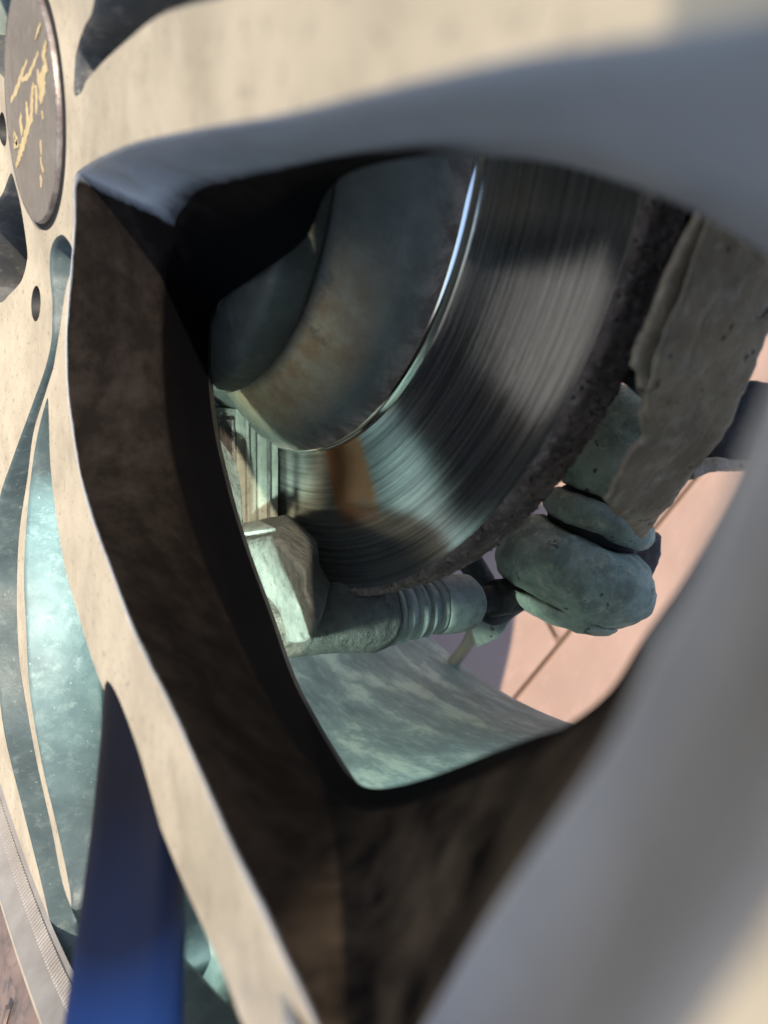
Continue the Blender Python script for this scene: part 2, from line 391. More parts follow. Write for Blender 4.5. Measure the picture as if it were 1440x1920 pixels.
def hat_mat():
    m, nt, b = base_mat('oxidised_hat')
    r, t, X = radial_nodes(nt)
    big = noi(nt, 26, 6, .65, .5)
    col = ramp(nt, big, [(.34, (.054, .062, .052)), (.66, (.095, .11, .096))])
    mid = noi(nt, 90, 7, .75, .8)
    col = mixc(nt, ramp(nt, mid, [(.5, 0), (.66, .6)]), col, (.12, .13, .115))
    # orange rust in a band on the shoulder, broken up by noise
    s = N(nt, 'ShaderNodeMapRange'); nt.links.new(X, s.inputs[0])
    for i, v in ((1, .0520), (2, .0640), (3, 1.0), (4, 0.0)): s.inputs[i].default_value = v
    rust = N(nt, 'ShaderNodeMath', operation='MULTIPLY', use_clamp=True); nt.links.new(s.outputs[0], rust.inputs[0])
    nt.links.new(ramp(nt, noi(nt, 48, 6, .7, .6), [(.30, 0), (.44, 1)]), rust.inputs[1])
    rc = ramp(nt, noi(nt, 120, 6, .7), [(.4, (.36, .21, .085)), (.62, (.46, .37, .20))])
    an = N(nt, 'ShaderNodeMath', operation='ADD'); nt.links.new(t, an.inputs[0]); an.inputs[1].default_value = 1.86
    ab = N(nt, 'ShaderNodeMath', operation='ABSOLUTE'); nt.links.new(an.outputs[0], ab.inputs[0])
    am = ramp(nt, ab.outputs[0], [(.22, 1), (.62, .0)])
    ru = N(nt, 'ShaderNodeMath', operation='MULTIPLY', use_clamp=True); nt.links.new(rust.outputs[0], ru.inputs[0]); nt.links.new(am, ru.inputs[1]); rust = ru
    notface = ramp(nt, r, [(.074, 0), (.078, 1)])
    r2 = N(nt, 'ShaderNodeMath', operation='MULTIPLY', use_clamp=True); nt.links.new(rust.outputs[0], r2.inputs[0]); nt.links.new(notface, r2.inputs[1])
    col = mixc(nt, r2.outputs[0], col, rc)
    # red-brown rust ring by the friction face
    rn = N(nt, 'ShaderNodeMath', operation='MULTIPLY_ADD'); nt.links.new(noi(nt, 150, 5, .7), rn.inputs[0]); rn.inputs[1].default_value = .006; nt.links.new(X, rn.inputs[2])
    ring = ramp(nt, rn.outputs[0], [(.0695, 0), (.0725, 1)])
    col = mixc(nt, ring, col, mixc(nt, ramp(nt, mid, [(.45, 0), (.6, 1)]), (.10, .055, .042), (.30, .24, .19)))
    nt.links.new(col, b.inputs['Base Color'])
    nt.links.new(ramp(nt, noi(nt, 180, 5), [(.3, .42), (.7, .75)]), b.inputs['Roughness'])
    bu = N(nt, 'ShaderNodeBump'); bu.inputs['Strength'].default_value = .5; bu.inputs['Distance'].default_value = .0005
    ad = N(nt, 'ShaderNodeMath', operation='ADD'); nt.links.new(noi(nt, 600, 6, .7), ad.inputs[0]); nt.links.new(mid, ad.inputs[1])
    nt.links.new(ad.outputs[0], bu.inputs['Height']); nt.links.new(bu.outputs[0], b.inputs['Normal'])
    return m
M['hat'] = hat_mat()
def simple(name, c, rough=.5, metal=0, emit=None, es=0):
    m, nt, b = base_mat(name); b.inputs['Base Color'].default_value = (*c, 1); b.inputs['Roughness'].default_value = rough; b.inputs['Metallic'].default_value = metal
    if emit: b.inputs['Emission Color'].default_value = (*emit, 1); b.inputs['Emission Strength'].default_value = es
    return m
M['bead'] = simple('polished_bead', (.8, .8, .78), .12, 1)
M['lens'] = simple('lit_torch_lens', (.8, .8, .8), .2, 0, (.72, 1, .92), 12)

# ------------------------------------------------------------------ ground
def ground():
    m, nt, b = base_mat('pink_paving')
    col = ramp(nt, noi(nt, 5, 6, .6, .3), [(.35, (.25, .165, .128)), (.65, (.31, .21, .165))])
    col = mixc(nt, ramp(nt, noi(nt, 60, 5, .7), [(.55, 0), (.75, .5)]), col, (.36, .24, .19))
    nt.links.new(col, b.inputs['Base Color']); b.inputs['Roughness'].default_value = .85
    me = bpy.data.meshes.new('ground')
    s = 60
    me.from_pydata([(-s, -s, 0), (s, -s, 0), (s, s, 0), (-s, s, 0)], [], [(0, 1, 2, 3)]); me.materials.append(m)
    o = bpy.data.objects.new('ground', me); SC.collection.objects.link(o); o['kind'] = 'structure'
    m2, n2, b2 = base_mat('pale_joint'); b2.inputs['Base Color'].default_value = (.17, .11, .085, 1); b2.inputs['Roughness'].default_value = .9
    me.materials[0] = m2
    bm = bmesh.new(); bmesh.ops.create_cube(bm, size=1)
    for v in bm.verts: v.co.x *= 2.396; v.co.y *= .195; v.co.z *= .01
    bmesh.ops.bevel(bm, geom=list(bm.edges), offset=.003, segments=1, affect='EDGES')
    sm = bpy.data.meshes.new('paving_slab'); bm.to_mesh(sm); bm.free(); sm.materials.append(m)
    for i in range(-2, 4):
        for j in range(-12, 13):
            q = bpy.data.objects.new('paving_slab', sm); SC.collection.objects.link(q)
            x, y = i*2.402+1.5+(j % 3)*.5, j*.202+.13; a = math.radians(30)
            q.location = (x*math.cos(a)-y*math.sin(a), x*math.sin(a)+y*math.cos(a), .0052+random.uniform(-.0006, .0006)); q.rotation_euler = (0, 0, a)
            q.parent = o
    m3 = dirty('unseen_ground_grey', (.07, .07, .07), (.11, .11, .11), scale=30, rough=(.8, .95), bump=.6, bscale=200, bdist=.003)
    me = bpy.data.meshes.new('unseen_dark_ground')
    me.from_pydata([(-s, -s, .015), (-.075, -s, .015), (-.075, s, .015), (-s, s, .015), (-.06, -s, .003), (-.06, s, .003)], [], [(0, 1, 2, 3), (1, 4, 5, 2)]); me.materials.append(m3)  # unseen dark ground, added to cut pink bounce onto the wheel
    o = bpy.data.objects.new('unseen_dark_ground', me); SC.collection.objects.link(o); o['kind'] = 'structure'
ground()

# ------------------------------------------------------------------ wheel
wheel = thing('alloy_wheel', (0, 0, 0), 'silver alloy wheel with dusty dished spokes and an open window showing the brake', 'wheel')
KEY = [
 ((150,318),(335,400),(412,565)), ((138,350),(318,440),(393,607)), ((138,430),(303,500),(391,640)), ((125,600),(296,600),(390,690)),
 ((124,700),(297,700),(394,750)), ((133,793),(305,800),(404,820)), ((150,893),(320,880),(420,890)), ((173,977),(342,960),(440,965)),
 ((207,1070),(372,1050),(468,1050)), ((253,1193),(420,1160),(505,1150)), ((323,1336),(480,1280),(545,1265)), ((377,1460),(530,1370),(585,1345)),
 ((428,1580),(580,1440),(620,1405)), ((500,1730),(620,1490),(648,1448)), ((560,1861),(660,1520),(680,1473)), ((625,2000),(710,1525),(712,1478)),
 ((690,2080),(760,1515),(760,1470)), ((740,2020),(830,1490),(830,1448)), ((800,1920),(930,1450),(930,1408)), ((900,1750),(1020,1400),(1010,1378)),
 ((1010,1590),(1080,1365),(1062,1360)), ((1130,1420),(1150,1310),(1143,1295)), ((1220,1250),(1220,1205),(1207,1194)), ((1310,1080),(1300,1085),(1285,1080)),
 ((1400,860),(1385,915),(1371,921)), ((1470,700),(1435,815),(1420,797)), ((1530,560),(1470,700),(1455,700)), ((1600,400),(1490,570),(1475,590)),
 ((1660,200),(1480,470),(1450,490)), ((1600,20),(1400,400),(1380,440)), ((1440,30),(1300,350),(1300,395)), ((1250,62),(1200,310),(1200,352)),
 ((1000,100),(1050,270),(1040,305)), ((850,133),(900,255),(900,293)), ((700,170),(740,270),(740,301)), ((520,215),(580,300),(625,345)),
 ((350,245),(450,330),(570,450)), ((230,275),(380,350),(478,518))]
K = len(KEY)
def kx(i, hub, rim, top):               # depth of a loop at key i: hub side / rim side / top spoke
    xs = [0, 10, 14, 24, 28, 33, 37, 38]; v = [hub, hub, rim, rim, top, top, hub, hub]
    return float(np.interp(i, xs, v))
A = [und(*k[0]) for k in KEY]
B = [un(k[1][0], k[1][1], kx(i, 14, 2, -4)) for i, k in enumerate(KEY)]
Cc = [un(k[2][0], k[2][1], kx(i, 34, 18, 14)) for i, k in enumerate(KEY)]
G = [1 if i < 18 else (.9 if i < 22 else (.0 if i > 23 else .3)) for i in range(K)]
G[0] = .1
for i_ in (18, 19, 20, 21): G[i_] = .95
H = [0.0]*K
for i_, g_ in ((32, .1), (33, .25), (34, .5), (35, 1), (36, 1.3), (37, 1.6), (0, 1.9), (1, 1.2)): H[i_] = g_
SUB = 6
def subv(v): 
    return [v[i]*(1-j/SUB)+v[(i+1) % K]*j/SUB for i in range(K) for j in range(SUB)]
LA, LB, LC = catmull(A, SUB), catmull(B, SUB), catmull(Cc, SUB)
def shrink(L, d, dx):                    # offset a closed loop into its hole by d, and by dx inwards
    P = np.array(L); n = len(P); yz = P[:, 1:]
    area = .5*np.sum(yz[:, 0]*np.roll(yz[:, 1], -1)-np.roll(yz[:, 0], -1)*yz[:, 1]); s = 1 if area > 0 else -1
    T = np.roll(yz, -1, 0)-np.roll(yz, 1, 0); T /= np.linalg.norm(T, axis=1)[:, None]+1e-9
    Nn = np.stack([-T[:, 1], T[:, 0]], 1)*s
    Q = P.copy(); Q[:, 1:] += Nn*d; Q[:, 0] += dx
    return list(Q)
def lerp(P, Q, t): return [p*(1-t)+q*t for p, q in zip(P, Q)]
l1, l2 = shrink(LA, .25, .2), shrink(LA, .6, .9)
rows = [LA, l1, l2, lerp(l2, LB, .33), lerp(l2, LB, .66), LB, lerp(LB, LC, .12), lerp(LB, LC, .5), lerp(LB, LC, .9), LC]
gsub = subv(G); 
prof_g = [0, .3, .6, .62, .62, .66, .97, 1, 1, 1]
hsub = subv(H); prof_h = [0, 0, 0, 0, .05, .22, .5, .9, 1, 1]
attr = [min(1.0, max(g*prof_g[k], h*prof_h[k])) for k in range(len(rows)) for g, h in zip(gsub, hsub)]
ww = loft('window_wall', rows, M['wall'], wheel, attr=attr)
T_ = [0.0]*K
for i_, t_ in ((14, .3), (15, .6), (16, .8), (17, .9), (18, 1), (19, 1), (20, 1), (21, 1), (22, 1), (23, .7), (24, .4)): T_[i_] = t_
tsub = subv(T_); prof_t = [1, 1, 1, 1, .9, .6, .5, .4, .3, .3]
ta_at = ww.data.attributes.new('tan', 'FLOAT', 'POINT'); ta_at.data.foreach_set('value', [t*prof_t[k] for k in range(len(rows)) for t in tsub])
# short return behind the back edge
back = shrink(LC, -4, 3)
loft('window_back_edge', [LC, lerp(LC, back, .4), back], M['dark'], wheel)

def loop_from(keys):
    return [und(*k[1:]) if k[0] == 'i' else pol(k[1], k[2], dish(k[1])) for k in keys]
I = lambda *p: [('i', *q) for q in p]
Pp = lambda *p: [('p', *q) for q in p]
WIN = {}
WIN['fork'] = I((90,748),(92,793),(95,877),(107,977),(123,1070),(147,1153),(167,1219),(194,1293),(253,1429),(303,1557),(350,1670),(389,1756),(428,1849),(447,1903)) + \
   Pp((221,236.5),(223,243),(221,251),(215,260)) + I((136,1740),(132,1674),(107,1553),(78,1429),(56,1297),(49,1180),(45,1077),(50,977),(60,877),(72,807),(85,757))
WIN['swept'] = I((115,440),(102,450),(94,475),(94,520),(98,560),(98,600),(96,640),(85,690),(60,760),(38,820),(20,870),(0,930)) + \
   Pp((150,313),(175,312),(190,305)) + I((8,1374),(43,1518),(78,1658),(109,1802),(121,1857)) + Pp((226,262),(220,262)) + \
   I((124,1678),(97,1553),(66,1413),(39,1258),(33,1180),(32,1093),(37,993),(52,893),(63,810),(85,738),(100,690),(105,662),(112,620),(117,583),(124,540),(132,512),(137,484),(134,462),(125,447))
WIN['left'] = I((20,325),(30,350),(40,393),(50,460),(50,493),(40,527),(17,553),(0,567)) + Pp((85,344),(110,343),(124,350),(110,357),(80,3)) + I((0,370))
WIN['upper'] = I((141,180),(140,130),(145,90),(158,50),(175,10)) + Pp((90,186),(120,181),(160,176),(205,176),(222,184),(225,193),(221,200),(190,203)) + I((420,-5),(400,0),(300,30),(240,75),(190,120),(160,155))
WIN['top'] = I((22,-80),(21,0),(19,60),(16,110),(11,146),(0,138)) + Pp((60,36),(100,40),(180,36),(218,48),(222,60),(200,72),(120,72),(60,84))
def sector(a0, a1):
    return Pp((60,(a0+a1)/2-8),(90,a0+9),(140,a0+6),(200,a0+3),(222,a0+8),(225,(a0+a1)/2),(222,a1-8),(200,a1-3),(140,a1-6),(90,a1-9),(60,(a0+a1)/2+8))
WIN['far'] = sector(90, 126)
WIN['rear'] = sector(132, 168)
holes = [('main', LA)]
wl = {'fork': lambda r: float(np.interp(r, [120, 170, 205, 225], [24, 21, 12, 14])), 'swept': lambda r: 30}
for k, v in WIN.items():
    L = catmull(loop_from(v), 5); holes.append((k, L))
    dep = wl.get(k, lambda r: 28)
    s1 = shrink(L, .35, .25); s2 = shrink(L, .8, 1.1)
    bk = [np.array([p[0]+dep(math.hypot(p[1], p[2])), p[1], p[2]]) for p in shrink(L, 1.6, 0)]
    bk2 = shrink(bk, -1.5, 1.5)
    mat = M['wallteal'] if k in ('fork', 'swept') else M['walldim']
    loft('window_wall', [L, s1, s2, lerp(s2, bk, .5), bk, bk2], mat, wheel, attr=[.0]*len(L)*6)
for y, z, r in ((31, -43, 5.2), (41, 14, 4.8), (8, 47, 5), (-30, 42, 5)):
    L = [np.array([dish(math.hypot(y+r*math.cos(t), z+r*math.sin(t))), y+r*math.cos(t), z+r*math.sin(t)]) for t in np.linspace(0, 2*math.pi, 40, endpoint=False)]
    holes.append(('bolt', L))
    s2 = shrink(L, .5, .6); bk = shrink(L, .6, 14)
    loft('bolt_hole', [L, s2, bk, shrink(L, 3, 14.5), shrink(L, r-.05, 14.5)], M['black'], wheel)
def r_out(a):                            # the face ends against the lip, closer in where the open window reaches the rim
    best = min((abs((math.degrees(math.atan2(p[2], p[1]))-a+180) % 360-180), math.hypot(p[1], p[2])) for p in LA if math.hypot(p[1], p[2]) > 215)
    return min(229.0, best[1]+.25) if best[0] < 1.5 else 229.0
# the face: a triangulated sheet with the windows cut out, dished
def face():
    pts, edges = [], []
    def add_loop(yz):
        s = len(pts); pts.extend(Vector(p) for p in yz)
        edges.extend((s+i, s+(i+1) % len(yz)) for i in range(len(yz)))
    polys = []
    RO = [r_out(math.degrees(t)) for t in np.linspace(0, 2*math.pi, 300, endpoint=False)]
    print('RO', min(RO), [round(r, 1) for r in RO if r < 229])
    add_loop([(RO[i]*math.cos(t), RO[i]*math.sin(t)) for i, t in enumerate( np.linspace(0, 2*math.pi, 300, endpoint=False))])
    for k, L in holes:
        yz = [(p[1], p[2]) for p in L]; polys.append(np.array(yz)); add_loop(yz)
    def inside(p, poly):
        x, y = p; X, Y = poly[:, 0], poly[:, 1]; X2, Y2 = np.roll(X, -1), np.roll(Y, -1)
        c = ((Y > y) != (Y2 > y)) & (x < (X2-X)*(y-Y)/(Y2-Y+1e-12)+X)
        return c.sum() % 2 == 1
    allb = np.concatenate(polys)
    g = 5
    for i in range(-46, 47):
        for j in range(-46, 47):
            p = (i*g+(j % 2)*g/2, j*g*.87)
            if math.hypot(*p) > 226: continue
            if any(inside(p, q) for q in polys): continue
            if np.min(np.hypot(allb[:, 0]-p[0], allb[:, 1]-p[1])) < 2.2: continue
            pts.append(Vector(p))
    v, e, f, *_ = delaunay_2d_cdt(pts, edges, [], 0, 1e-6)
    keep = []
    for t in f:
        c = sum((v[i] for i in t), Vector((0, 0)))/3
        if c.length > 229: continue
        if any(inside((c.x, c.y), q) for q in polys): continue
        keep.append(t)
    V = [(dish(p.length), p.x, p.y) for p in v]
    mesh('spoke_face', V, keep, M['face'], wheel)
    la = np.array([(p[1], p[2]) for p in LA])
    kb = [t for t in keep if min(np.min(np.hypot(la[:, 0]-v[i].x, la[:, 1]-v[i].y)) for i in t) > 9]
    mesh('spoke_back', [(x+9, y, z) for x, y, z in V], kb, M['backdust'], wheel)
face()
revolve('rim_lip', [(dish(229), 229), (-24.2, 230), (-25.5, 231.6), (-29, 234.5), (-31.5, 236.3), (-32.8, 237.6), (-33.2, 239)], M['lip'], wheel, n=300, jit=lambda X, r, a: (0, r_out(a)-229 if r == 229 else (0 if r > 231 else (r_out(a)-229)*.6)))
revolve('rim_flange', [(-33.2, 239), (-33.4, 241), (-33, 243.5), (-31.5, 245.4), (-28, 246.5), (-20, 246.8), (-12, 246)], M['face'], wheel, n=360)
revolve('barrel', [(-12, 240), (-6, 228), (4, 218), (16, 212), (30, 209.5), (60, 209), (110, 210), (140, 214), (160, 221), (178, 226), (188, 228.5), (190, 230), (190.5, 234), (186, 238)], M['barrel'], wheel, n=300)
# knurled ring on the outer rim
V, Fc = [], []
for i in range(900):
    a = i*.4
    if not (262 < a < 300): continue
    s = len(V)
    for X, r in ((-25, 231), (-28, 233.4)):
        for da in (-.09, .09):
            V.append(pol(r, a+da, X)); V.append(pol(r-.5, a+da, X-.5))
    for q in ((0, 2, 6, 4), (1, 3, 7, 5), (0, 1, 5, 4), (2, 3, 7, 6)): Fc.append(tuple(s+k for k in q))
o = mesh('knurling', V, Fc, M['lip'], wheel, smooth=False); o['kind'] = 'stuff'

# centre cap
CR = 29.6
capp = [(-1.9, .02), (-1.9, 10), (-1.85, 20), (-1.75, 26.2), (-1.6, 27.8)]
cap = revolve('centre_cap', capp, M['cap'], wheel, n=160)
revolve('cap_bead', [(-1.6, 27.8), (-1.75, 28.0), (-1.75, 28.25), (-1.4, 28.5), (-.8, 28.6), (1.5, 28.6)], M['bead2'], cap, n=160)
revolve('cap_gap', [(-.5, 28.55), (-.15, 29.0), (-.3, 29.8), (.1, 30.5)], M['black'], cap, n=160)
# the worn gold brush-script emblem: strokes on the cap
STR = [
 [(20,190,1.0),(32,165,2.0),(40,140,1.6),(51,112,.5)], [(40,150,.8),(52,143,1.4),(62,122,1.3),(72,97,.5)],
 [(86,76,.6),(83,95,2.2),(80,112,3.0)], [(97,80,.8),(94,100,2.6),(88,120,2.6),(80,140,2.8),(74,155,2.6)], [(70,130,.8),(72,150,2.8),(76,168,3.4),(75,190,2.4)], [(83,148,1.8),(80,170,3.2),(75,192,1.2)],
 [(63,156,1.0),(60,175,2.4),(59,200,2.6),(58,225,2.6)], [(66,160,1.2),(68,185,2.4),(67,212,1.2)],
 [(49,190,1.2),(50,210,2.4),(52,235,2.4)], [(40,213,1.0),(38,232,2.6),(42,252,3.0)], [(58,220,2),(50,245,3),(44,268,3.2),(38,285,3),(34,300,2.2),(30,312,1.0)],
 [(28,246,1.0),(27,258,2.4),(33,268,2.4),(26,275,1)], [(78,208,.6),(80,224,.9)], [(76,262,.9),(76,275,1.3),(77,290,.9)], [(76,294,.8),(77,308,1.1),(82,324,.5)], [(75,330,.9),(77,340,1.6),(76,351,.8)],
 [(90,0,1.2),(98,30,1.6),(104,66,.6)], [(76,44,.5),(70,60,1.0),(66,74,.4)], [(84,22,.6),(90,8,1.2),(84,-12,1.5)]]
for si, S in enumerate(STR):
    pts = [un(x, y, -1.93-.006*si) for x, y, w in S]; ws = [w*.27+.08 for x, y, w in S]
    kp = [i for i, p in enumerate(pts) if math.hypot(p[1], p[2]) < 27.3]
    if len(kp) < 2: continue
    pts = [pts[i] for i in kp]; ws = [ws[i] for i in kp]; S = [S[i] for i in kp]
    C2 = catmull(pts, 5, closed=False); Wd = np.interp(np.linspace(0, len(S)-1, len(C2)), range(len(S)), ws)
    L, R = [], []
    for i, c in enumerate(C2):
        t = C2[min(i+1, len(C2)-1)]-C2[max(i-1, 0)]; t /= np.linalg.norm(t)+1e-9
        nn = np.array([0, -t[2], t[1]]); hw = Wd[i]*1.6*(1+.25*math.sin(i*1.9))
        L.append(c+nn*hw); R.append(c-nn*hw)
    dn = lambda Q: [q+np.array([.06, 0, 0]) for q in Q]
    loft('emblem_stroke', [dn(L), L, R, dn(R)], M['gold'], cap, closed=False, smooth=False)

# ------------------------------------------------------------------ tyre
tprof = [(-26, 245), (-32, 248.5), (-35, 252), (-34, 256), (-38, 264), (-44, 280), (-46, 296), (-42, 312), (-33, 326), (-18, 334), (20, 337), (90, 338), (160, 337), (196, 330), (214, 305), (212, 280), (196, 250), (190, 240), (186, 238)]
ty = revolve('tyre', tprof, M['tyre'], None, n=220)
tag(ty, 'dusty brown tyre sidewall below the lip of the alloy wheel', 'tyre')
for i in range(40):
    a = i*9+3
    V = [pol(258, a-.25, -37), pol(258, a+.25, -37), pol(278, a+.25, -44.4), pol(278, a-.25, -44.4)]
    o = slab('sidewall_rib', V, (-1.0, 0, 0), M['tyre'], None, bev=0); o.parent = ty; o.matrix_parent_inverse = ty.matrix_world.inverted()

# ------------------------------------------------------------------ brake disc
XR, RR, RH, TH = 72.9, 146.5, 98.0, 10.5
disc = thing('brake_disc', (XR, 0, 0), 'worn steel brake disc with scored friction face and rusty edge behind the spokes', 'brake disc')
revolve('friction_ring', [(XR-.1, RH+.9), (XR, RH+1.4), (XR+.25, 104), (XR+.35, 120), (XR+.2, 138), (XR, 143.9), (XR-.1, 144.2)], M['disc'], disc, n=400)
revolve('polished_step', [(XR-2.6, RH-.4), (XR-2.3, RH+.1), (XR-1.8, RH+.5), (XR-1.2, RH+.75), (XR-.6, RH+.85), (XR-.1, RH+.9)], M['bead'], disc, n=400)
def ej(X, r, a):
    v = Vector((X*.5, r*math.radians(a)*.45, 0)); h = noise.noise(v)+.6*noise.noise(v*2.7)
    ser = .35*math.sin(a*14+X*1.1)
    return (0, (h*.5+ser*.5)*(1 if XR+.6 < X < XR+TH+2 else .3)-.2)
revolve('rusty_edge', [(XR-.15, 144.1), (XR-.55, 144.7), (XR-.45, 145.6), (XR+.1, 146.2), (XR+.5, RR)]+[(XR+1+TH*i/9, RR+.1) for i in range(10)]+[(XR+TH+1.2, RR-2), (XR+TH+1.5, 100)], M['edge'], disc, n=1400, jit=ej)
revolve('hat', [(XR-2.6, RH-.4), (XR-5, RH-2.2), (XR-8, 94.0), (XR-11.5, 90.6), (XR-15, 86.4), (XR-18.5, 81.8), (XR-21.5, 77.6), (XR-23.5, 75.0), (XR-24.4, 73.8), (XR-24.6, 60), (XR-24.6, 4)], M['hat'], disc, n=300)

revolve('mounting_boss', [(XR-24.8, 74.5), (XR-25.0, 76.4), (XR-26.2, 77.2), (XR-28, 77.2), (XR-34, 76.6), (XR-36.2, 75.6), (XR-37, 72), (XR-37.4, 60)], M['boss'], wheel, n=300)
# ------------------------------------------------------------------ caliper
P522 = un(522, 900, 71.5)
cal = thing('brake_caliper', P522, 'dusty pale grey brake caliper and bracket clamped over the lower edge of the disc', 'brake caliper')
def col_at(px, X):                       # vertical edge of a pad layer at photo column px
    return un(px, 800, X), un(px, 1000, X)
# pad layers stacked along the axle, each a block with its end face towards us
def layer(name, xa, xb, ytop, ybot, mat, yoff=0, bev=.9, rough=.15, label=None):
    top = un(522, ytop, 71.5); bot = un(522, ybot, 71.5)
    V = []
    pts = [np.array([xa, bot[1], bot[2]]), np.array([xb, bot[1], bot[2]]), np.array([xb, top[1], top[2]]), np.array([xa, top[1], top[2]])]
    pts = [p+np.array([0, -yoff, 0]) for p in pts]
    o = slab(name, pts, (0, 62, 12), mat, cal, bev=bev, rough=rough, cuts=3, seed=xa)
    if label: o['label'] = label
layer('friction_pad', 63.6, 71.6, 770, 990, M['pad'])
layer('pad_rib', 66.8, 67.6, 790, 992, M['cast'], yoff=1.6, bev=.3, rough=0)
layer('pad_rib', 58.4, 59.6, 780, 992, M['pad'], yoff=1.8, bev=.4, rough=0)
layer('backing_plate', 55.4, 63.0, 760, 985, M['pad'])
layer('pad_shim', 53.9, 54.9, 780, 1000, M['chrome'], bev=.2, rough=0)
# caliper finger: a curved plate outboard of the pad
fo = [un(300, 850, 44), un(398, 800, 46), un(425, 838, 48), un(447, 872, 50), un(455, 920, 51), un(456, 1000, 52), un(400, 1040, 50), un(300, 1000, 46)]
slab('caliper_finger', fo, (0, 50, 10), M['cast'], cal, bev=1.5, rough=.6, cuts=4, seed=3, segs=3)
# bright clip under the pad
slab('retaining_clip', [un(436, 1002, 50), un(517, 990, 50), un(518, 999, 50), un(438, 1014, 50)], (6, 24, 3), M['boot'], cal, bev=.4)
# bracket foot under the clip
ft = [un(300, 1030, 46), un(430, 1018, 46), un(513, 1006, 46), un(545, 1040, 46), un(573, 1072, 46), un(574, 1118, 46), un(600, 1160, 46), un(588, 1205, 46), un(500, 1218, 46), un(300, 1230, 46)]
slab('bracket', ft, (20, 26, 6), M['cast'], cal, bev=2.2, rough=.5, cuts=5, seed=5, segs=3)
P = un(560, 1163, 60)
AX = (1, 0, 0)
def onaxis(px, py, X): return un(px, py, X)
pb = un(735, 1146, 92)
AXV = np.array([1, 0, -.11]); AXV /= np.linalg.norm(AXV); AX = tuple(AXV)
def xat(px):                             # distance along +X from pb that shows at column px
    lo, hi = -60, 120
    for _ in range(40):
        mid = (lo+hi)/2; q = pb+AXV*mid-CAM; x = 720+F*(q@rv)/(q@fv)
        if x < px: lo = mid
        else: hi = mid
    return lo
t0, t1, t2, t3 = xat(500), xat(722), xat(812), xat(888)
lathe('pin_boss', pb, AX, densify([(t0-4, 0.1), (t0-3, 9.5), (t0+10, 10.6), (t1-14, 12.2), (t1-7, 12.8), (t1-2.5, 12.6), (t1, 11.0), (t1+.2, 1)], 6), M['cast'], cal, n=64, wob=1.1, seed=2)
bel = []
nb = 4
for i in range(nb*12+1):
    u = i/(nb*12); ph = u*nb*2*math.pi
    bel.append((t1+(t2-t1)*u, 9.8-1.6*u+1.9*abs(math.cos(ph/2))**.6*(1 if i % 24 < 12 else .8)))
lathe('bellows_boot', pb, AX, [(t1-1, 2)]+bel+[(t2+1, 2)], M['boot'], cal, n=56, wob=.25, seed=6)
lathe('boot_cap', pb, AX, densify([(t2-1, .2), (t2-.5, 9), (t2+1, 10.4), ((t2+t3)/2, 10.8), (t3-3.5, 10.2), (t3-1, 8.2), (t3, 5), (t3+.3, .2)], 4), M['boot'], cal, n=56, wob=.5, seed=9)
lathe('pin_bolt', pb, AX, densify([(t3+.2, 5.5), (t3+9, 5.2), (t3+9.5, 7.5), (t3+20, 7.5), (t3+20.5, .2)], 3), M['dark'], cal, n=6)

